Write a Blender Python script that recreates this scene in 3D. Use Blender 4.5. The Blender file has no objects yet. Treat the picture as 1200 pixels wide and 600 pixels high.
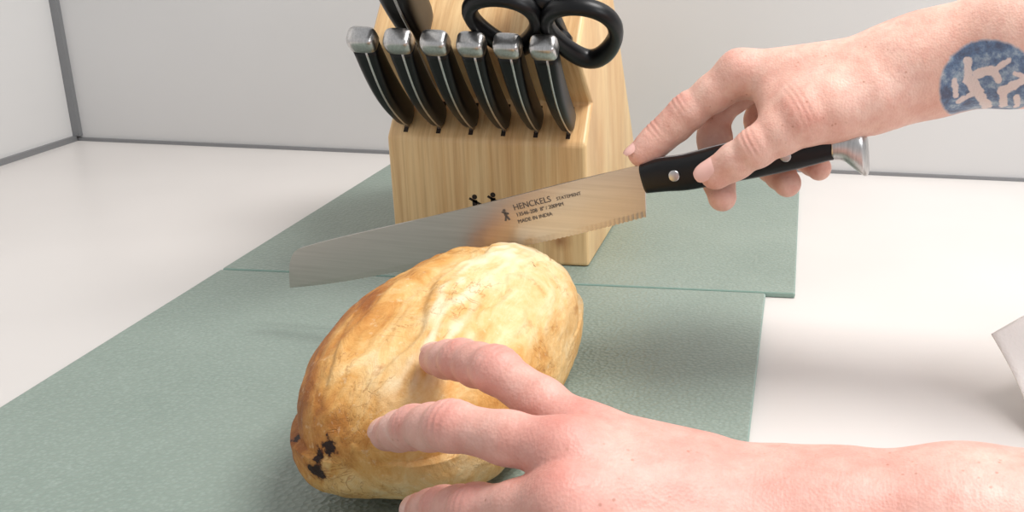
import bpy, bmesh, math, numpy as np
from mathutils import Vector, Matrix, noise
np.random.seed(3)
scene=bpy.context.scene
COL=bpy.context.collection
scene.view_settings.view_transform='Standard'
scene.view_settings.look='None'

# ------------------------------------------------------------ helpers
def lin(c):
    return tuple(((x/255)/12.92 if x/255<=0.04045 else ((x/255+0.055)/1.055)**2.4) for x in c)+(1,)
class NT:
    def __init__(s,name):
        s.m=bpy.data.materials.new(name); s.m.use_nodes=True
        s.n=s.m.node_tree.nodes; s.l=s.m.node_tree.links
        s.b=s.n['Principled BSDF']
        s.tc=s.n.new('ShaderNodeTexCoord')
    def put(s,sock,v):
        if hasattr(v,'is_linked') or hasattr(v,'links'): s.l.new(v,sock)
        else: sock.default_value=v
    def set(s,**k):
        for a,v in k.items(): s.put(s.b.inputs[a.replace('_',' ')],v)
        return s
    def mapping(s,scale=(1,1,1),loc=(0,0,0),rot=(0,0,0)):
        m=s.n.new('ShaderNodeMapping'); s.l.new(s.tc.outputs['Object'],m.inputs[0])
        m.inputs['Scale'].default_value=scale; m.inputs['Location'].default_value=loc; m.inputs['Rotation'].default_value=rot
        return m.outputs[0]
    def noise(s,scale,detail=4,rough=.55,vec=None,dist=0):
        t=s.n.new('ShaderNodeTexNoise'); s.l.new(vec if vec is not None else s.tc.outputs['Object'],t.inputs['Vector'])
        t.inputs['Scale'].default_value=scale; t.inputs['Detail'].default_value=detail; t.inputs['Roughness'].default_value=rough; t.inputs['Distortion'].default_value=dist
        return t.outputs['Fac']
    def voro(s,scale,vec=None):
        t=s.n.new('ShaderNodeTexVoronoi'); s.l.new(vec if vec is not None else s.tc.outputs['Object'],t.inputs['Vector'])
        t.inputs['Scale'].default_value=scale; return t
    def ramp(s,fac,stops):
        r=s.n.new('ShaderNodeValToRGB'); s.l.new(fac,r.inputs[0]); e=r.color_ramp.elements
        while len(e)<len(stops): e.new(.5)
        for i,(p,c) in enumerate(stops):
            e[i].position=p; e[i].color=c if len(c)==4 else (*c,1)
        return r.outputs[0]
    def math(s,op,a,b=0.0,c=None,clamp=False):
        m=s.n.new('ShaderNodeMath'); m.operation=op; m.use_clamp=clamp
        s.put(m.inputs[0],a); s.put(m.inputs[1],b)
        if c is not None: s.put(m.inputs[2],c)
        return m.outputs[0]
    def mix(s,fac,a,b,mode='MIX'):
        m=s.n.new('ShaderNodeMix'); m.data_type='RGBA'; m.blend_type=mode
        s.put(m.inputs[0],fac); s.put(m.inputs[6],a); s.put(m.inputs[7],b)
        return m.outputs[2]
    def dist(s,p):
        m=s.n.new('ShaderNodeVectorMath'); m.operation='DISTANCE'
        s.l.new(s.tc.outputs['Object'],m.inputs[0]); m.inputs[1].default_value=p
        return m.outputs['Value']
    def sep(s):
        m=s.n.new('ShaderNodeSeparateXYZ'); s.l.new(s.tc.outputs['Object'],m.inputs[0]); return m.outputs
    def attr(s,name):
        a=s.n.new('ShaderNodeAttribute'); a.attribute_name=name; return a.outputs['Fac']
    def bump(s,h,strength=.3,dist=.001):
        b=s.n.new('ShaderNodeBump'); s.l.new(h,b.inputs['Height']); b.inputs['Strength'].default_value=strength; b.inputs['Distance'].default_value=dist
        s.l.new(b.outputs[0],s.b.inputs['Normal'])
B=(0,0,0,1); Wt=(1,1,1,1)

def mesh_obj(name,verts,faces,mats,smooth=True,fm=None):
    me=bpy.data.meshes.new(name); me.from_pydata([tuple(v) for v in verts],[],[tuple(f) for f in faces]); me.update()
    for m in (mats if isinstance(mats,list) else [mats]): me.materials.append(m)
    if smooth: me.polygons.foreach_set('use_smooth',[True]*len(me.polygons))
    if fm: me.polygons.foreach_set('material_index',fm)
    bm=bmesh.new(); bm.from_mesh(me); bmesh.ops.recalc_face_normals(bm,faces=bm.faces); bm.to_mesh(me); bm.free()
    o=bpy.data.objects.new(name,me); COL.objects.link(o); return o
def join(objs,name):
    bpy.ops.object.select_all(action='DESELECT')
    for o in objs: o.select_set(True)
    bpy.context.view_layer.objects.active=objs[0]
    for o in objs:
        bpy.context.view_layer.objects.active=o
        for md in list(o.modifiers): bpy.ops.object.modifier_apply(modifier=md.name)
    bpy.context.view_layer.objects.active=objs[0]
    bpy.ops.object.join(); o=bpy.context.object; o.name=name; o.data.name=name; return o
def box(name,lo,hi,mat,bev=0,seg=3):
    x0,y0,z0=lo;x1,y1,z1=hi
    v=[(x,y,z) for x in (x0,x1) for y in (y0,y1) for z in (z0,z1)]
    f=[(0,1,3,2),(4,6,7,5),(0,4,5,1),(2,3,7,6),(0,2,6,4),(1,5,7,3)]
    o=mesh_obj(name,v,f,mat,smooth=False)
    if bev:
        m=o.modifiers.new('b','BEVEL'); m.width=bev; m.segments=seg
        bpy.context.view_layer.objects.active=o; bpy.ops.object.modifier_apply(modifier='b')
    return o
def loft(name,st,mat,n=28,p=2.5):
    V=[];Fc=[]
    for c,U,Vv,ru,rv in st:
        c=Vector(c);U=Vector(U);Vv=Vector(Vv)
        for i in range(n):
            t=2*math.pi*i/n; a=math.cos(t); b=math.sin(t)
            V.append(c+U*(ru*math.copysign(abs(a)**(2/p),a))+Vv*(rv*math.copysign(abs(b)**(2/p),b)))
    for s in range(len(st)-1):
        for i in range(n):
            j=(i+1)%n; Fc.append((s*n+i,s*n+j,(s+1)*n+j,(s+1)*n+i))
    Fc.append(tuple(range(n))[::-1]); Fc.append(tuple((len(st)-1)*n+i for i in range(n)))
    return mesh_obj(name,V,Fc,mat)
def catmull(keys,m):
    K=np.array(keys,float); out=[]
    for i in range(len(K)-1):
        p0=K[max(i-1,0)];p1=K[i];p2=K[i+1];p3=K[min(i+2,len(K)-1)]
        for j in range(m):
            t=j/m; out.append(.5*((2*p1)+(-p0+p2)*t+(2*p0-5*p1+4*p2-p3)*t*t+(-p0+3*p1-3*p2+p3)*t**3))
    out.append(K[-1]); return out

# ------------------------------------------------------------ materials
m=NT('counter_laminate'); n1=m.noise(3,3)
m.set(Base_Color=m.ramp(n1,[(.3,lin((211,206,202))),(.7,lin((221,216,212)))]),Roughness=.33); m.bump(m.noise(900,2),.08,.0004); MC=m.m
m=NT('wall_panel'); m.set(Base_Color=m.ramp(m.noise(2,3),[(.3,lin((202,201,200))),(.7,lin((211,210,209)))]),Roughness=.45); m.bump(m.noise(500,2),.06,.0004); MW=m.m
m=NT('metal_trim'); m.set(Base_Color=lin((138,139,141)),Metallic=.5,Roughness=.45); MT=m.m
m=NT('frosted_glass')
vn=m.voro(420); sm=m.noise(6,4)
c=m.ramp(sm,[(.3,lin((127,142,132))),(.7,lin((141,155,145)))])
smd=m.math('SUBTRACT',m.dist((-.262,.352,.004)),m.math('MULTIPLY',m.noise(90,5),.012))
c=m.mix(m.ramp(smd,[(0,(.45,.45,.45)),(.006,B)]),c,lin((200,214,208)))
c=m.mix(m.ramp(vn.outputs['Distance'],[(.2,(.14,.14,.14)),(.5,B)]),c,lin((190,206,198)))
sc=m.ramp(m.math('ABSOLUTE',m.math('SUBTRACT',m.noise(1,2,.5,m.mapping((9,26,1),(0,0,0),(0,0,.7)),2.0),.5)),[(.0,(.16,.16,.16)),(.006,B)])
c=m.mix(m.mix(1.0,sc,m.ramp(m.noise(20,4),[(.5,B),(.65,Wt)]),'MULTIPLY'),c,lin((196,208,202)))
m.set(Base_Color=c,Roughness=.34,Specular_IOR_Level=.55); m.bump(vn.outputs['Distance'],.6,.0007); MG=m.m
m=NT('glass_edge'); m.set(Base_Color=lin((156,186,174)),Roughness=.15,Transmission_Weight=.3); MGE=m.m
m=NT('pine_wood')
g=m.noise(1,6,.6,m.mapping((62,8,2.5)),.6); g2=m.noise(1,5,.7,m.mapping((420,30,8)))
c=m.ramp(g,[(.26,lin((190,136,84))),(.40,lin((222,178,124))),(.56,lin((236,202,150))),(.72,lin((214,166,110))),(.8,lin((192,138,86)))])
c=m.mix(m.ramp(g2,[(.44,B),(.75,(.5,.5,.5))]),c,lin((170,112,64)))
kn=m.ramp(m.math('ADD',m.dist((-.162,.69,.022)),m.math('MULTIPLY',m.noise(60,3),.006)),[(.004,(.8,.8,.8)),(.010,B)])
c=m.mix(kn,c,lin((150,92,48)))
m.set(Base_Color=c,Roughness=.4); m.bump(g2,.12,.0005); MWD=m.m
m=NT('slot_dark'); m.set(Base_Color=lin((40,26,16)),Roughness=.8); MSL=m.m
m=NT('black_polymer'); m.set(Base_Color=lin((10,10,12)),Roughness=.36,Specular_IOR_Level=.35); m.bump(m.noise(1200,2),.05,.0003); MB=m.m
m=NT('brushed_steel'); br=m.noise(1,4,.6,m.mapping((900,900,60)))
m.set(Base_Color=m.ramp(br,[(.3,lin((182,180,178))),(.7,lin((210,208,206)))]),Metallic=1.0,Roughness=.3); MS=m.m
m=NT('blade_steel'); br=m.noise(1,4,.6,m.mapping((16,16,700),(0,0,0),(0,.3,0)))
m.set(Base_Color=m.ramp(br,[(.3,lin((184,176,170))),(.7,lin((196,188,182)))]),Metallic=.8,Roughness=.3); MBL=m.m
m=NT('etched_mark'); m.set(Base_Color=lin((92,84,80)),Roughness=.6); ME=m.m
m=NT('paper'); m.set(Base_Color=lin((240,235,230)),Roughness=.9); m.bump(m.voro(500).outputs['Distance'],.4,.0006); MP=m.m
m=NT('nail'); m.set(Base_Color=lin((234,186,175)),Roughness=.25); MN=m.m

def skin(name,tattoo=False):
    m=NT(name)
    a=m.noise(34,5,.62); bq=m.noise(150,4,.6)
    if tattoo: st_=[(.3,lin((218,166,148))),(.52,lin((230,186,168))),(.75,lin((236,198,182)))]
    else: st_=[(.3,lin((210,152,138))),(.52,lin((224,174,160))),(.75,lin((232,190,176)))]
    c=m.ramp(a,st_)
    c=m.mix(m.ramp(bq,[(.4,B),(.75,(.5,.5,.5))]),c,lin((206,138,122)))
    red=m.attr('red')
    c=m.mix(m.math('MULTIPLY',red,.75,clamp=True),c,lin((204,108,98)))
    v=m.voro(260); fr=m.ramp(v.outputs['Distance'],[(.08,Wt),(.2,B)])
    sel=m.ramp(m.noise(70,2),[(.52,B),(.62,(.5,.5,.5))])
    c=m.mix(m.mix(1.0,fr,sel,'MULTIPLY'),c,lin((166,102,76)))
    if tattoo:
        x,y,z=m.sep()
        dx=m.math('SUBTRACT',x,.0890); dz=m.math('SUBTRACT',z,.1690)
        r=m.math('SQRT',m.math('ADD',m.math('MULTIPLY',dx,dx),m.math('MULTIPLY',dz,dz)))
        r=m.math('ADD',r,m.math('MULTIPLY',m.math('SUBTRACT',m.noise(300,3),.5),.0015))
        disc=m.ramp(m.math('MULTIPLY',r,20),[(.44,Wt),(.47,B)])
        ring=m.ramp(m.math('MULTIPLY',r,20),[(.40,B),(.42,Wt)])
        def seg(ax,az,bx,bz,w):
            vx,vz=bx-ax,bz-az; L=vx*vx+vz*vz
            px=m.math('SUBTRACT',dx,ax); pz=m.math('SUBTRACT',dz,az)
            t=m.math('DIVIDE',m.math('ADD',m.math('MULTIPLY',px,vx),m.math('MULTIPLY',pz,vz)),L,clamp=True)
            ex=m.math('SUBTRACT',px,m.math('MULTIPLY',t,vx)); ez=m.math('SUBTRACT',pz,m.math('MULTIPLY',t,vz))
            d=m.math('SQRT',m.math('ADD',m.math('MULTIPLY',ex,ex),m.math('MULTIPLY',ez,ez)))
            return m.math('SUBTRACT',d,w)
        ds=[seg(-.011,.012,-.009,.003,.0016),seg(-.009,.003,-.004,-.003,.0026),seg(-.004,-.003,.003,-.012,.0020),seg(-.004,-.003,-.012,-.009,.0012),
            seg(-.006,.006,.001,.009,.0020),seg(.001,.009,.007,.014,.0010),seg(.001,.009,.004,.004,.0014),
            seg(.007,-.001,.014,.004,.0020),seg(.007,-.001,.010,-.010,.0017),seg(.011,.008,.017,.006,.0010),seg(-.016,.002,-.014,-.006,.0010),seg(.0145,-.004,.0165,-.010,.0012)]
        dm=ds[0]
        for d_ in ds[1:]: dm=m.math('MINIMUM',dm,d_)
        dm=m.math('ADD',dm,m.math('MULTIPLY',m.math('SUBTRACT',m.noise(260,3),.5),.003))
        body=m.ramp(m.math('MULTIPLY',dm,100),[(.0,B),(.06,Wt)])
        ink=m.mix(1.0,ring,body,'LIGHTEN')
        frnt=m.ramp(y,[(.528,Wt),(.534,B)])
        mask=m.mix(1.0,m.mix(1.0,disc,ink,'MULTIPLY'),frnt,'MULTIPLY')
        inkc=m.ramp(m.noise(120,5,.7),[(.36,lin((40,68,104))),(.50,lin((74,112,150))),(.62,lin((150,172,188))),(.7,lin((196,200,202)))])
        base=m.mix(m.mix(1.0,disc,frnt,'MULTIPLY'),c,lin((222,206,200)))
        c=m.mix(m.mix(.1,mask,B),base,inkc)
    m.set(Base_Color=c,Roughness=.5)
    m.b.inputs['Subsurface Weight'].default_value=.10; m.b.inputs['Subsurface Radius'].default_value=(1,.35,.2); m.b.inputs['Subsurface Scale'].default_value=.003
    h=m.math('ADD',m.math('MULTIPLY',m.voro(850).outputs['Distance'],.6),m.noise(300,4))
    h=m.math('ADD',h,m.math('MULTIPLY',m.noise(1,4,.6,m.mapping((420,60,120),(0,0,0),(0,0,.2)),1.0),.8))
    m.bump(h,.22,.0009)
    return m.m
MSK=skin('skin'); MSKT=skin('skin_tattooed',True)

# ------------------------------------------------------------ room shell
box('countertop',(-.7057,-.35,-.035),(1.3,1.006,0),MC)
box('wall_back',(-.73,1.006,-.035),(1.3,1.03,.9),MW)
box('wall_left',(-.73,-.35,-.035),(-.7057,1.006,.9),MW)
box('trim_1',(-.7057,1.0025,0),(1.3,1.006,.003),MT)
box('trim_2',(-.7057,-.35,0),(-.7022,1.0015,.005),MT)
box('trim_3',(-.7057,1.001,.005),(-.6990,1.006,.9),MT)

# ------------------------------------------------------------ boards
def board(lo,hi):
    o=box('glass_cutting_board',lo,hi,MG,.0014,3)
    o.data.materials.append(MGE)
    for p in o.data.polygons:
        if abs(p.normal.z)<.8: p.material_index=1
    return o
board((-.379,.17,0),(-.0184,.6545,.004)); board((-.379,.6565,0),(.001,.975,.004))

# ------------------------------------------------------------ knife block
def prism(name,prof,x0,x1,mat,bev=.0025):
    n=len(prof); V=[(x0,y,z) for y,z in prof]+[(x1,y,z) for y,z in prof]
    Fc=[tuple(range(n)),tuple(range(2*n-1,n-1,-1))]+[(i,(i+1)%n,n+(i+1)%n,n+i) for i in range(n)]
    o=mesh_obj(name,V,Fc,mat,smooth=False)
    if bev:
        md=o.modifiers.new('b','BEVEL'); md.width=bev; md.segments=3; md.limit_method='ANGLE'
        bpy.context.view_layer.objects.active=o; bpy.ops.object.modifier_apply(modifier='b')
    return o
prof=[(.69,.004),(.69,.090),(.713,.114),(.672,.152),(.741,.225),(.766,.225),(.905,.028),(.905,.004)]
body=prism('wood_body',prof,-.2755,-.1424,MWD)
D=Vector((0,-.727,.687)); Nn=Vector((0,.687,.727)); TB=Vector((0,.672,.152)); XA=Vector((1,0,0))
parts=[body]
sx=[-.2637+.02168*i for i in range(6)]
def slot(c,hw,hl):
    c=Vector(c); V=[c+XA*a*hw+Nn*b*hl+D*d for d in (-.001,.0004) for a,b in ((-1,-1),(1,-1),(1,1),(-1,1))]
    return mesh_obj('slot',V,[(0,1,2,3),(4,5,6,7),(0,1,5,4),(1,2,6,5),(2,3,7,6),(3,0,4,7)],MSL,False)
for x in sx: parts.append(slot((x,.7015,.102),.0014,.0125))
for x,t in ((-.244,.014),(-.205,.05),(-.158,.012),(-.166,.046)): 
    parts.append(slot(Vector((x,0,0))+TB+Nn*t,.0016,.011))
def figure(cx,cz,s,y,mat):
    segs=[((0,1.9),(0,1.9),.34),((0,1.5),(0,.7),.32),((0,.7),(-.5,-.5),.2),((0,.7),(.5,-.5),.2),((0,1.3),(.8,.9),.16),((0,1.3),(-.7,1.7),.16)]
    V=[];Fc=[]
    for a,b,w in segs:
        a=Vector(a);b=Vector(b); d=(b-a)
        if d.length<1e-4:
            k=len(V)
            for i in range(12): V.append((cx+s*(a.x+w*math.cos(i*math.pi/6)),y,cz+s*(a.y+w*math.sin(i*math.pi/6))))
            Fc.append(tuple(range(k,k+12)))
        else:
            pn=Vector((-d.y,d.x)).normalized()*w; k=len(V)
            for q in (a+pn,b+pn,b-pn,a-pn): V.append((cx+s*q.x,y,cz+s*q.y))
            Fc.append((k,k+1,k+2,k+3))
    return mesh_obj('burn_mark',V,Fc,mat,False)
parts.append(figure(-.219,.041,.0052,.6898,MSL)); parts.append(figure(-.2065,.043,.0052,.6898,MSL))
join(parts,'knife_block')

# ------------------------------------------------------------ knives in block
def block_knife(name,base,L,sc,bow=.0048,skew=0.0):
    base=Vector(base); d=(D+Vector((skew,0,0))).normalized()
    hw=lambda t:(.0078-.0014*t+.0024*math.sin(t*math.pi))*sc
    ht=lambda t:(.0046+.0027*t)*sc
    off=lambda t:-bow*math.sin(t*math.pi*.95)*sc
    o=[]; st=[]
    for i in range(21):
        t=i/20; e=1-.3*max(0,(.06-t)/.06)
        st.append((base+d*(L*t)+Nn*off(t),XA,Nn,ht(t)*e,hw(t)*e))
    o.append(loft('handle',st,MB,36,4))
    st=[(base+d*(L*t)+Nn*off(t)+XA*ht(t)*.25,XA,Nn,.0009*sc,hw(t)+.0003) for t in [i/20 for i in range(21)]]
    o.append(loft('tang',st,MS,20,5))
    cs=[(0,1.05,1.04),(.006,1.10,1.06),(.05,1.12,1.08),(.10,1.12,1.06),(.125,1.06,.98),(.14,.92,.85),(.147,.6,.55),(.149,.05,.05)]
    st=[(base+d*(L+(k*.070)*sc)+Nn*off(1),XA,Nn,ht(1)*a,hw(1)*b) for k,a,b in cs]
    o.append(loft('end_cap',st,MS,36,4))
    V=[base+Nn*(s*.008*sc)+XA*(q*.0006)+d*e for e in (.004,-.045) for s,q in ((-1,-1),(-1,1),(1,1),(1,-1))]
    o.append(mesh_obj('blade',V,[(0,1,2,3),(4,5,6,7),(0,1,5,4),(1,2,6,5),(2,3,7,6),(3,0,4,7)],MBL,False))
    return join(o,name)
for i,x in enumerate(sx):
    block_knife('steak_knife',(x,.7005,.1015),.083,1.0)
block_knife('chef_knife',Vector((-.244,0,0))+TB+Nn*.0135,.11,1.7,.002,.04)
block_knife('carving_knife',Vector((-.166,0,0))+TB+Nn*.046,.11,1.5,.002,.04)
# scissors
def tube(pts,r,mat,name='loop',closed=False,n=14,flat=1.0,up=None,rf=None):
    P=[Vector(p) for p in pts]; V=[];Fc=[]; N=len(P)
    up=up or Nn
    for i,p in enumerate(P):
        a=P[(i-1)%N] if closed or i>0 else p; b=P[(i+1)%N] if closed or i<N-1 else p
        t=(b-a).normalized(); s=t.cross(up).normalized(); rr=r*(rf(i/N) if rf else 1)
        for k in range(n):
            q=2*math.pi*k/n; V.append(p+s*math.cos(q)*rr+up*math.sin(q)*r*flat)
    for i in range(N if closed else N-1):
        for k in range(n):
            j=(k+1)%n; i2=(i+1)%N; Fc.append((i*n+k,i*n+j,i2*n+j,i2*n+k))
    if not closed: Fc+= [tuple(range(n)),tuple((N-1)*n+k for k in range(n))]
    return mesh_obj(name,V,Fc,mat)
sb=Vector((-.156,0,0))+TB+Nn*.010; o=[]
for cx,cd,rx,rd in ((-.0225,.038,.0185,.024),(.0225,.031,.0195,.026)):
    o.append(tube([sb-Nn*.016+XA*(cx+rx*math.cos(t)+ .003*math.sin(2*t))+D*(cd+rd*math.sin(t)) for t in np.linspace(0,2*math.pi,44,endpoint=False)],.0046,MB,closed=True,flat=1.3,rf=lambda q:1+.4*max(0,-math.sin(2*math.pi*q))))
o.append(tube([sb+XA*-.003+D*.001,sb-Nn*.003+XA*-.005+D*.012,sb-Nn*.012+XA*-.010+D*.024],.0062,MB))
o.append(tube([sb+XA*.003+D*.001,sb-Nn*.003+XA*.003+D*.010,sb-Nn*.012+XA*.007+D*.020],.0062,MB))
o.append(tube([sb+D*.008,sb-Nn*.004+D*.03,sb-Nn*.008+D*.055],.0075,MB,flat=.8))
o.append(tube([sb-D*.04,sb+D*.004],.004,MS,flat=.4))
join(o,'kitchen_scissors')

# ------------------------------------------------------------ bread knife
KS=Vector((1,-.13,0)).normalized(); KN=Vector((.13,1,0)).normalized()
def KP(x,z,dn=0): return Vector((x,.524-.13*x,z))+KN*dn
ks=catmull([(-.0800,.1100,.0078,.0068),(-.070,.1128,.0088,.0075),(-.058,.1150,.0092,.008),(-.04,.1205,.0098,.0085),(-.02,.126,.0100,.0088),(0,.1305,.0085,.0085),(.012,.1330,.0068,.0078),(.0165,.134,.0065,.0075)],5)
o=[]
tilt=Vector((-.27,0.035,.96)).normalized()
o.append(loft('handle',[(KP(a,b),tilt,KN,c,d) for a,b,c,d in ks],MB,32,3.2))
cs=catmull([(.0165,.134,.0068,.0078),(.022,.1348,.0078,.0083),(.027,.1336,.0100,.0085),(.0315,.1318,.0115,.0075),(.0335,.1308,.0105,.0055),(.0345,.1302,.008,.003),(.0348,.130,.001,.001)],4)
o.append(loft('end_cap',[(KP(a,b),Vector((-.1,0,1)).normalized(),KN,c,d) for a,b,c,d in cs],MS,32,2.6))
o.append(loft('tang',[(KP(a,b),tilt,KN,c+.0004,.0009) for a,b,c,d in ks],MS,24,4))
for rx,rz in ((-.0625,.1145),(-.035,.1215),(-.006,.129)):
    for s in (-1,1):
        o.append(loft('rivet',[(KP(rx,rz,s*.006),KS,Vector((0,0,1)),.0029,.0029),(KP(rx,rz,s*.0088),KS,Vector((0,0,1)),.0029,.0029),(KP(rx,rz,s*.0090),KS,Vector((0,0,1)),.0024,.0024)],MS,20,2))
top=catmull([(-.2864,.0297),(-.2856,.037),(-.2838,.046),(-.2800,.0525),(-.272,.0562),(-.25,.0635),(-.1818,.0846),(-.12,.1050),(-.0800,.1175)],12)
bk=catmull([(-.2864,.0297),(-.25,.0375),(-.1834,.0565),(-.12,.0755),(-.0795,.0893)],60)
def resamp(C,n):
    C=np.array(C); s=np.r_[0,np.cumsum(np.linalg.norm(np.diff(C,axis=0),axis=1))]; s/=s[-1]; q=np.linspace(0,1,n)
    return np.c_[np.interp(q,s,C[:,0]),np.interp(q,s,C[:,1])]
N=900
Bt=resamp(bk,N); Tt=resamp(top,N)
for i in range(N):
    ph=(i/N*215/2.6)%1.0
    Bt[i,1]-=.00055*abs(math.sin(ph*math.pi))*(.45+.55*i/N)
V=[];Fc=[]
fr=[0,.12,.5,1.0]
thk=[.0001,.0006,.0009,.0011]
for i in range(N):
    for f_,t_ in zip(fr,thk):
        x=Bt[i,0]*(1-f_)+Tt[i,0]*f_; z=Bt[i,1]*(1-f_)+Tt[i,1]*f_
        tt=t_*min(1,.25+i/60)
        V.append(KP(x,z,-tt)); V.append(KP(x,z,tt))
for i in range(N-1):
    a=i*8;b=(i+1)*8
    for k in range(3):
        Fc.append((a+2*k,b+2*k,b+2*k+2,a+2*k+2)); Fc.append((a+2*k+1,a+2*k+3,b+2*k+3,b+2*k+1))
    Fc.append((a,a+1,b+1,b)); Fc.append((a+6,b+6,b+7,a+7))
e=(N-1)*8
for k in range(3): Fc.append((e+2*k,e+2*k+1,e+2*k+3,e+2*k+2))
o.append(mesh_obj('blade',V,Fc,MBL,False))
ang=math.atan2(.1175-.0635,.17)
def text(body,x,z,size):
    cu=bpy.data.curves.new('t','FONT'); cu.body=body; cu.size=size; cu.extrude=.00003
    t=bpy.data.objects.new('t',cu); COL.objects.link(t)
    ex=(KS*math.cos(ang)+Vector((0,0,math.sin(ang)))).normalized(); ey=(-KS*math.sin(ang)+Vector((0,0,math.cos(ang)))).normalized(); ez=ex.cross(ey)
    M=Matrix((( ex.x,ey.x,ez.x,0),(ex.y,ey.y,ez.y,0),(ex.z,ey.z,ez.z,0),(0,0,0,1))); t.matrix_world=Matrix.Translation(KP(x,z,-.00125))@M
    bpy.context.view_layer.update(); dg=bpy.context.evaluated_depsgraph_get(); me=bpy.data.meshes.new_from_object(t.evaluated_get(dg)); me.transform(t.matrix_world)
    bpy.data.objects.remove(t); me.materials.clear(); me.materials.append(ME); ob=bpy.data.objects.new('etching',me); COL.objects.link(ob); return ob
o.append(text('HENCKELS',-.1513,.0868,.0046)); o.append(text('STATEMENT',-.1275,.0942,.0026))
o.append(text('13546-208  8" / 200MM',-.150,.0834,.0029)); o.append(text('MADE IN INDIA',-.1492,.0797,.0029))
fg=figure(0,0,.0024,0,ME)
ex=(KS*math.cos(ang)+Vector((0,0,math.sin(ang)))); ey=(-KS*math.sin(ang)+Vector((0,0,math.cos(ang))))
for v in fg.data.vertices: v.co=KP(-.1555,.0820,-.00128)+ex*v.co.x+ey*v.co.z
o.append(fg)
join(o,'bread_knife')

# ------------------------------------------------------------ bread
m=NT('bread_crust')
mp=m.mapping((60,20,45),(0,0,0),(0,0,-.08))
st=m.noise(1,8,.66,mp,1.1); big=m.noise(26,5,.6); fine=m.noise(150,6,.65)
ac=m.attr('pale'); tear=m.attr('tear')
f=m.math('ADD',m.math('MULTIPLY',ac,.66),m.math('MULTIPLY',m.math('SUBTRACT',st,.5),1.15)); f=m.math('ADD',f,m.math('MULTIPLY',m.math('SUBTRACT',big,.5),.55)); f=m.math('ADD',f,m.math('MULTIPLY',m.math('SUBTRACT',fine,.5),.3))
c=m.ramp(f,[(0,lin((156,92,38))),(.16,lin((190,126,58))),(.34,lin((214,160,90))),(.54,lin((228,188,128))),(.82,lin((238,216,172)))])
c=m.mix(m.math('MULTIPLY',tear,.7,clamp=True),c,lin((240,228,198)))
fl=m.noise(260,3,.7); c=m.mix(m.ramp(fl,[(.60,B),(.75,(.35,.35,.35))]),c,lin((242,228,198)))
dk=m.ramp(m.noise(1,5,.65,m.mapping((75,30,75),(.4,.2,.9))),[(.63,B),(.73,(.55,.55,.55))]); c=m.mix(dk,c,lin((166,100,46)))
rid=m.math('ABSOLUTE',m.math('SUBTRACT',m.noise(1,5,.6,m.mapping((48,14,40),(.7,.3,.1),(0,0,-.3)),2.2),.5))
rid2=m.math('ABSOLUTE',m.math('SUBTRACT',m.noise(1,4,.6,m.mapping((20,60,40),(.2,.8,.5),(0,0,.25)),1.6),.52))
cm=m.mix(1.0,m.ramp(m.math('MINIMUM',rid,m.math('MULTIPLY',rid2,1.6)),[(.0,(.6,.6,.6)),(.012,B)]),m.ramp(m.noise(38,4),[(.50,B),(.60,Wt)]),'MULTIPLY')
c=m.mix(cm,c,lin((178,114,56)))
for p,r in (((-.1810,.3620,.0340),.0062),((-.1800,.3600,.0400),.0042),((-.1755,.3590,.0445),.0050),((-.1945,.375,.037),.0048),((-.1735,.426,.0690),.0060),((-.177,.391,.061),.0032),((-.166,.398,.067),.0026),((-.186,.404,.060),.0028),((-.150,.47,.078),.0026),((-.162,.375,.056),.0024),((-.190,.45,.062),.003),((-.13,.50,.074),.0025)):
    dd=m.math('SUBTRACT',m.dist(p),m.math('MULTIPLY',m.math('SUBTRACT',m.noise(240,4,.6),.5),.010))
    dd=m.math('DIVIDE',dd,r)
    halo=m.ramp(dd,[(.7,(.5,.5,.5)),(1.0,B)]) ; c=m.mix(halo,c,lin((140,72,28)))
    c=m.mix(m.ramp(m.math('MULTIPLY',dd,.5),[(.30,Wt),(.38,B)]),c,lin((46,22,14)))
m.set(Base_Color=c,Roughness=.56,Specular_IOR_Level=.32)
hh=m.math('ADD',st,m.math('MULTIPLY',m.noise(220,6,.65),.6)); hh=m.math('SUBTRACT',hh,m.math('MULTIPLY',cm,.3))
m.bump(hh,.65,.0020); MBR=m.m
bpy.ops.mesh.primitive_ico_sphere_add(subdivisions=7,radius=1); br=bpy.context.object; br.name='bread_loaf'; br.data.name='bread_loaf'
n=len(br.data.vertices); co_=np.empty(n*3); br.data.vertices.foreach_get('co',co_); S=co_.reshape(-1,3)
pale=np.zeros(n); tearA=np.zeros(n); out=np.zeros_like(S)
axf=Vector((.045,1,0)).normalized(); axr=Vector((1,-.045,0)).normalized()
def sstep(a,b,x):
    t=min(1,max(0,(x-a)/(b-a))); return t*t*(3-2*t)
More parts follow.
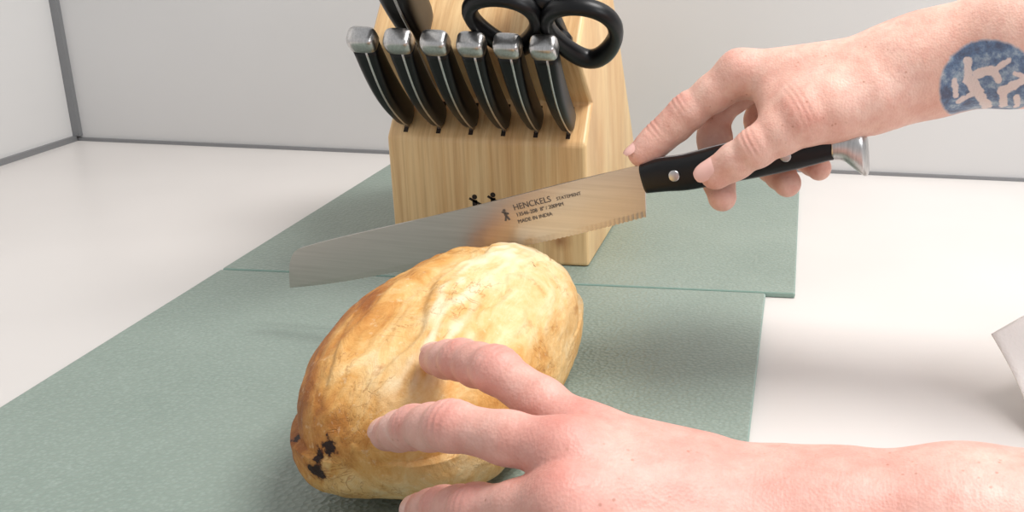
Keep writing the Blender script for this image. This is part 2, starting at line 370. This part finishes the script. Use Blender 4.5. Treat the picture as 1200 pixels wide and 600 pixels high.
for i in range(n):
    s=S[i]; ax_,ay_,az_=abs(s)
    p=2.45 if s[2]>0 else 3.0
    k=(ax_**p+ay_**p+az_**p)**(-1/p); q=s*k
    taper=(1-.05*q[1])*(1-.02*q[1]*q[1])
    hz=(.0420-.008*max(0,q[1])) if q[2]>0 else .0345
    lx=q[0]*.0490*taper; ly=q[1]*.105; lz=q[2]*hz
    P=Vector((lx*1000,ly*1000,lz*1000))
    dsp=.0016*noise.noise(P/40)+.0006*noise.noise(P/14)+.00035*noise.noise(P/5)
    line=.002+.014*noise.noise(Vector((ly*24,3.1,0)))
    up=sstep(.25,.7,q[2]); endf=1-sstep(.7,1,abs(q[1]))
    e1=lx-line
    dsp+=up*endf*(.0026*sstep(-.003,.0006,e1)-.0024*sstep(.006,.020,e1))
    e2=lx+.020+.012*noise.noise(Vector((ly*34,9.7,0)))
    dsp+=up*endf*(.0016*sstep(-.0015,.0006,e2)-.0016*sstep(.002,.012,e2))
    e3=lx-.026+.010*noise.noise(Vector((ly*40,5.2,0)))
    dsp-=up*endf*.0014*math.exp(-(e3/.0012)**2)
    wr_=noise.noise(Vector((lx*260,ly*60,lz*90)))
    dsp+=.0006*up*wr_+.0004*abs(noise.noise(Vector((lx*140,ly*70,lz*140))))
    nv=Vector((q[0]/.0495,q[1]/.105,q[2]/hz)).normalized()
    lp=Vector((lx,ly,lz))+nv*dsp
    w=Vector((-.1575,.4620,.0385))+axr*lp.x+axf*lp.y+Vector((0,0,lp.z))
    w.z=max(w.z,.0042)
    out[i]=w
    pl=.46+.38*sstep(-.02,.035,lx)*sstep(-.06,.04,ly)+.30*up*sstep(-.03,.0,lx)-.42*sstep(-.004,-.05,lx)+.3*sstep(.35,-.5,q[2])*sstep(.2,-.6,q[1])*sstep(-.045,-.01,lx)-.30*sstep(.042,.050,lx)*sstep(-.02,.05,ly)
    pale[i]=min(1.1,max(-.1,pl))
    tearA[i]=up*endf*sstep(-.002,.004,e1)*(1-sstep(.012,.024,e1))*min(1,max(0,.4+1.8*wr_+noise.noise(P/11)*1.2))
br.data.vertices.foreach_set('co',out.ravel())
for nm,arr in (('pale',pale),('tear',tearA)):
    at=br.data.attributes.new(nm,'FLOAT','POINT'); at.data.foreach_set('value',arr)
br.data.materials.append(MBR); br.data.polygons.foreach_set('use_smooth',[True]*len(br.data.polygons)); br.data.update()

# ------------------------------------------------------------ hands via distance fields + surface nets
def smin(a,b,k):
    h=np.maximum(k-np.abs(a-b),0)/k; return np.minimum(a,b)-h*h*k*.25
class Field:
    def __init__(s,lo,hi,h):
        s.lo=np.array(lo,np.float32); s.h=h; s.ax=[np.arange(lo[i],hi[i]+h,h,dtype=np.float32) for i in range(3)]
        s.shape=tuple(len(a) for a in s.ax)
    def new(s): return np.full(s.shape,.02,np.float32)
    def sl(s,pts,m):
        pts=np.array(pts); a=pts.min(0)-m; b=pts.max(0)+m; r=[]
        for i in range(3):
            i0=int(max(0,(a[i]-s.lo[i])/s.h)); i1=int(min(s.shape[i],(b[i]-s.lo[i])/s.h+2)); r.append(slice(i0,max(i1,i0)))
        return tuple(r)
    def grid(s,sl): return np.meshgrid(s.ax[0][sl[0]],s.ax[1][sl[1]],s.ax[2][sl[2]],indexing='ij')
    def cap(s,V,a,b,ra,rb,k=.003):
        a=np.array(a,np.float32); b=np.array(b,np.float32); sl=s.sl([a,b],max(ra,rb)+.018)
        X,Y,Z=s.grid(sl); ba=b-a; L=float((ba**2).sum())+1e-12
        px=X-a[0];py=Y-a[1];pz=Z-a[2]
        t=np.clip((px*ba[0]+py*ba[1]+pz*ba[2])/L,0,1)
        d=np.sqrt((px-t*ba[0])**2+(py-t*ba[1])**2+(pz-t*ba[2])**2)-(ra+(rb-ra)*t)
        V[sl]=smin(V[sl],d,k)
    def groove(s,V,j,t,dorsal,r):
        j=np.array(j);sl=s.sl([j],.02); X,Y,Z=s.grid(sl); px=X-j[0];py=Y-j[1];pz=Z-j[2]
        al=px*t[0]+py*t[1]+pz*t[2]; q=px*dorsal[0]+py*dorsal[1]+pz*dorsal[2]
        fall=np.exp(-(al/.0065)**2)*np.clip(q/r,0,1)
        V[sl]+= .0008*fall*(np.exp(-(al/.0008)**2)+.8*np.exp(-((al-.0026)/.0008)**2)+.8*np.exp(-((al+.0026)/.0008)**2))
def nets(Fd,V):
    s=V<0; nx,ny,nz=V.shape; c=np.zeros((nx-1,ny-1,nz-1),np.int8)
    for i in (0,1):
        for j in (0,1):
            for k in (0,1): c+=s[i:nx-1+i,j:ny-1+j,k:nz-1+k]
    act=(c>0)&(c<8); idx=-np.ones(act.shape,np.int64); I=np.argwhere(act); idx[act]=np.arange(len(I))
    acc=np.zeros((len(I),3)); cnt=np.zeros(len(I))
    cor=[np.array((i,j,k)) for i in (0,1) for j in (0,1) for k in (0,1)]
    for a in cor:
        for b in cor:
            if (b-a).sum()==1 and (b-a).min()>=0:
                va=V[tuple((I+a).T)]; vb=V[tuple((I+b).T)]; mm=(va<0)!=(vb<0)
                t=va[mm]/(va[mm]-vb[mm]); acc[mm]+=I[mm]+a+t[:,None]*(b-a); cnt[mm]+=1
    P=Fd.lo+Fd.h*acc/cnt[:,None]; faces=[]
    for ax in range(3):
        u=(ax+1)%3; w=(ax+2)%3
        s0=np.take(s,np.arange(s.shape[ax]-1),ax); s1=np.take(s,np.arange(1,s.shape[ax]),ax)
        E=np.argwhere(s0!=s1); ok=(E[:,u]>0)&(E[:,w]>0)&(E[:,u]<s.shape[u]-1)&(E[:,w]<s.shape[w]-1); E=E[ok]
        du=np.zeros(3,int);du[u]=1; dw=np.zeros(3,int);dw[w]=1
        q=[idx[tuple((E-du-dw).T)],idx[tuple((E-dw).T)],idx[tuple(E.T)],idx[tuple((E-du).T)]]
        q=np.stack(q,1); ins=s[tuple(E.T)]; q[~ins]=q[~ins][:,::-1]; faces.append(q)
    return P,np.concatenate(faces)
def hand(name,mat,fingers,palm,lo,hi,reds,h=.00085):
    Fd=Field(lo,hi,h); VP=Fd.new()
    for a,b,ra,rb,k in palm: Fd.cap(VP,a,b,ra,rb,k)
    tot=VP.copy(); nails=[]; jr=[]
    for fg in fingers:
        P=[np.array(p) for p in fg['p']]; R=fg['r']; G=Fd.new()
        dors=np.array(fg['d'],float); dors/=np.linalg.norm(dors)
        for i in range(len(P)-1):
            mid=(P[i]+P[i+1])/2; rm=(R[i]+R[i+1])/2*.96
            Fd.cap(G,P[i],mid,R[i],rm,.004); Fd.cap(G,mid,P[i+1],rm,R[i+1],.004)
            if i>0: Fd.cap(G,mid-dors*.0012,mid-dors*.0012,rm*.98,rm*.98,.004)
        for i in range(1,len(P)-1):
            Fd.cap(G,P[i]+dors*.0004,P[i]+dors*.0004,R[i]*1.01,R[i]*1.01,.003)
            t=P[i+1]-P[i-1]; t/=np.linalg.norm(t); Fd.groove(G,P[i],t,dors,R[i]); jr.append((P[i]+dors*.006,.008,(.6 if i==1 else .4)*fg.get('red',1)))
        pad=(P[-1]*.7+P[-2]*.3)-dors*.0015; Fd.cap(G,pad,P[-1]-dors*.001,R[-1]*.95,R[-1]*.9,.003)
        jr.append((P[-1],.010,.45*fg.get('red',1)))
        tot=np.minimum(tot,smin(VP,G,fg.get('k',.008)))
        t=P[-1]-P[-2]; t/=np.linalg.norm(t); d2=dors-t*np.dot(dors,t); d2/=np.linalg.norm(d2); s_=np.cross(t,d2)
        if fg.get('nail',1): nails.append((P[-1]+t*R[-1]*.25,t,d2,s_,R[-1]))
    Pv,Fc=nets(Fd,tot)
    me=bpy.data.meshes.new(name); me.from_pydata(Pv.tolist(),[],Fc.tolist()); me.update(); me.materials.append(mat)
    me.polygons.foreach_set('use_smooth',[True]*len(me.polygons))
    red=np.zeros(len(Pv))
    for c,r,w in jr+reds: red=np.maximum(red,w*np.exp(-((Pv-np.array(c))**2).sum(1)/r**2))
    at=me.attributes.new('red','FLOAT','POINT'); at.data.foreach_set('value',red)
    ob=bpy.data.objects.new(name,me); COL.objects.link(ob)
    sm_=ob.modifiers.new('s','SMOOTH'); sm_.factor=.5; sm_.iterations=1
    obs=[ob]
    for c,t,d2,s_,r in nails:
        V=[];Fq=[]; nu,nv=10,12; wn=r*.74; ln=r*.85
        for i in range(nu+1):
            for j in range(nv+1):
                a=(j/nv*2-1); l=(i/nu*2-1)
                ww=wn*(1-.28*abs(l)**4) ; ang_=a*ww/r*1.15
                ll=l*ln*(1-.10*a*a)
                rr=r*1.045*(1-.10*max(0,l)**2)- .0004*(abs(a)**6+abs(l)**8)
                V.append(c+t*ll+d2*rr*math.cos(ang_)+s_*rr*math.sin(ang_))
        for i in range(nu):
            for j in range(nv): k=i*(nv+1)+j; Fq.append((k,k+1,k+nv+2,k+nv+1))
        obs.append(mesh_obj('nail',V,Fq,MN))
    return join(obs,name)

# left hand, resting on the loaf
LI=dict(p=[(-.067,.318,.076),(-.104,.340,.0890),(-.122,.3575,.0840),(-.1380,.3765,.0755)],r=[.0092,.0077,.0070,.0061],d=(.25,-.35,.9))
LM=dict(p=[(-.070,.299,.0810),(-.1105,.3094,.0825),(-.1295,.3265,.072),(-.1465,.3455,.059)],r=[.0094,.0077,.0070,.0062],d=(-.3,-.5,.8))
LR=dict(p=[(-.0665,.280,.0735),(-.100,.2975,.0590),(-.1165,.3135,.0485),(-.1310,.330,.0370)],r=[.0092,.0076,.0069,.0060],d=(-.3,-.6,.7))
LP=dict(p=[(-.056,.262,.064),(-.083,.283,.045),(-.096,.299,.036),(-.108,.315,.028)],r=[.0085,.0071,.0064,.0056],d=(-.3,-.7,.6))
LT=dict(p=[(-.020,.328,.046),(-.062,.350,.039),(-.082,.378,.036),(-.0920,.404,.036)],r=[.013,.0105,.0090,.0075],d=(.8,.3,.3),k=.012)
palm=[((-.008,.321,.054),(-.067,.318,.076),.0145,.0098,.012),((-.006,.313,.056),(-.070,.299,.080),.0145,.0100,.012),((-.004,.303,.053),(-.0665,.280,.073),.0145,.0098,.012),
 ((-.002,.296,.047),(-.056,.262,.063),.0140,.0095,.012),((-.010,.317,.042),(-.052,.335,.048),.0150,.012,.014),((-.005,.297,.040),(-.045,.275,.050),.015,.012,.014),
 ((-.03,.317,.062),(-.060,.310,.074),.0112,.0085,.012),((-.03,.303,.062),(-.060,.290,.072),.0112,.0085,.012),
 ((.000,.320,.050),(.020,.318,.050),.0172,.0188,.016),((.000,.303,.049),(.020,.302,.049),.0172,.0188,.016),
 ((.020,.318,.050),(.060,.316,.050),.0188,.0228,.018),((.020,.302,.049),(.060,.301,.049),.0188,.0228,.018),
 ((.060,.316,.050),(.110,.312,.050),.0228,.0265,.018),((.060,.301,.049),(.110,.298,.050),.0228,.0265,.018),
 ((.110,.312,.050),(.25,.302,.056),.0265,.035,.018),((.110,.298,.050),(.25,.288,.056),.0265,.035,.018)]
hand('left_hand',MSK,[LI,LM,LR,LP,LT],palm,(-.165,.225,.0),(.245,.43,.118),[((-.069,.317,.086),.014,.5),((-.071,.299,.091),.014,.55),((-.066,.280,.084),.013,.5),((-.03,.31,.070),.03,.25)])

# right hand, gripping the knife
RI=dict(p=[(-.0322,.545,.1650),(-.0590,.543,.1440),(-.0725,.541,.1310),(-.0825,.5375,.1225)],r=[.0106,.0090,.0079,.0066],d=(-.55,-.2,.8))
RM=dict(p=[(-.0256,.565,.1620),(-.0470,.564,.1400),(-.0455,.5505,.1145),(-.0400,.536,.1010)],r=[.0105,.0092,.0082,.0071],d=(-.8,.5,-.2),red=.6,nail=0)
RR=dict(p=[(-.017,.583,.157),(-.022,.578,.134),(-.015,.561,.113),(-.0060,.543,.1080)],r=[.0102,.0088,.0080,.0070],d=(-.3,.3,-1),red=.6,nail=0)
RP=dict(p=[(-.003,.597,.151),(-.004,.590,.132),(.003,.574,.116),(.0105,.553,.1145)],r=[.0095,.0080,.0072,.0063],d=(-.3,.3,-1),red=.6,nail=0)
RT=dict(p=[(.0320,.523,.1575),(.0005,.510,.1490),(-.0215,.507,.1350),(-.0415,.5105,.1205)],r=[.0150,.0108,.0093,.0078],d=(-.25,-.60,.65),k=.014)
palm=[((.046,.536,.172),(-.0322,.545,.1650),.0150,.0110,.014),((.046,.546,.171),(-.0256,.565,.162),.0150,.0112,.014),((.046,.552,.168),(-.017,.583,.156),.0150,.011,.014),
 ((.046,.556,.164),(-.003,.597,.150),.0145,.0105,.014),((.044,.532,.160),(.004,.520,.152),.0155,.0120,.014),((.044,.55,.158),(.012,.575,.146),.0145,.012,.014),
 ((.020,.530,.160),(-.013,.533,.1555),.0130,.0095,.014),((.010,.522,.154),(-.0105,.524,.1490),.0115,.0080,.012),
 ((.050,.536,.1715),(.068,.537,.176),.0195,.0195,.016),((.050,.553,.170),(.068,.550,.174),.0185,.019,.016),
 ((.068,.537,.176),(.1082,.528,.188),.0200,.0245,.018),((.068,.550,.174),(.1082,.542,.187),.0195,.0245,.018),
 ((.1082,.528,.188),(.1821,.510,.2105),.0245,.0300,.018),((.1082,.542,.187),(.1821,.525,.209),.0245,.030,.018),((.1821,.517,.210),(.33,.485,.255),.031,.040,.018)]
hand('right_hand',MSKT,[RI,RM,RR,RP,RT],palm,(-.10,.455,.085),(.32,.625,.305),[((-.032,.54,.178),.014,.35),((-.02,.56,.176),.014,.3),((.0,.525,.165),.02,.15)])

# ------------------------------------------------------------ paper towel
V=[];Fc=[];n1,n2=30,30
A=Vector((.1055,.5200,.0365)); e1=Vector((.105,.085,.016)); e2=Vector((.018,-.052,-.0360))
for i in range(n1+1):
    for j in range(n2+1):
        a=i/n1;b=j/n2
        p=A+e1*a+e2*b+Vector((.003*math.sin(b*math.pi),.006*math.sin(a*5)*b,.003*math.sin(a*4)*(1-b)))
        V.append(p)
for i in range(n1):
    for j in range(n2): k=i*(n2+1)+j; Fc.append((k,k+1,k+n2+2,k+n2+1))
pt=mesh_obj('paper_towel',V,Fc,MP); md=pt.modifiers.new('t','SOLIDIFY'); md.thickness=.0008

# ------------------------------------------------------------ lights
def area(name,loc,target,size,power,col,sy=None):
    l=bpy.data.lights.new(name,'AREA'); l.energy=power; l.color=col; l.size=size
    if sy: l.shape='RECTANGLE'; l.size_y=sy
    ob=bpy.data.objects.new(name,l); COL.objects.link(ob); ob.location=loc
    ob.rotation_euler=(Vector(target)-Vector(loc)).to_track_quat('-Z','Y').to_euler(); return ob
area('ceiling_light',(.40,.55,1.2),(.0,.5,0),.5,16.5,(1,.975,.95))
area('window_light',(1.3,-.4,.9),(-.1,.55,.05),.7,8,(.95,.97,1))
w=bpy.data.worlds.new('world'); scene.world=w; w.use_nodes=True; bg=w.node_tree.nodes['Background']; bg.inputs[0].default_value=(.95,.97,1,1); bg.inputs[1].default_value=.53

# ------------------------------------------------------------ camera
TH=math.radians(18.54); RO=math.radians(2.49)
cam=bpy.data.cameras.new('camera'); co=bpy.data.objects.new('camera',cam); COL.objects.link(co)
cam.sensor_width=36; cam.lens=37.2; cam.shift_x=-.2767; cam.clip_start=.01
f=Vector((0,math.cos(TH),-math.sin(TH))); u0=Vector((0,math.sin(TH),math.cos(TH))); r0=Vector((1,0,0))
r=r0*math.cos(RO)+u0*math.sin(RO); u=-r0*math.sin(RO)+u0*math.cos(RO)
co.matrix_world=Matrix(((r.x,u.x,-f.x,0),(r.y,u.y,-f.y,0),(r.z,u.z,-f.z,.25),(0,0,0,1)))
scene.camera=co
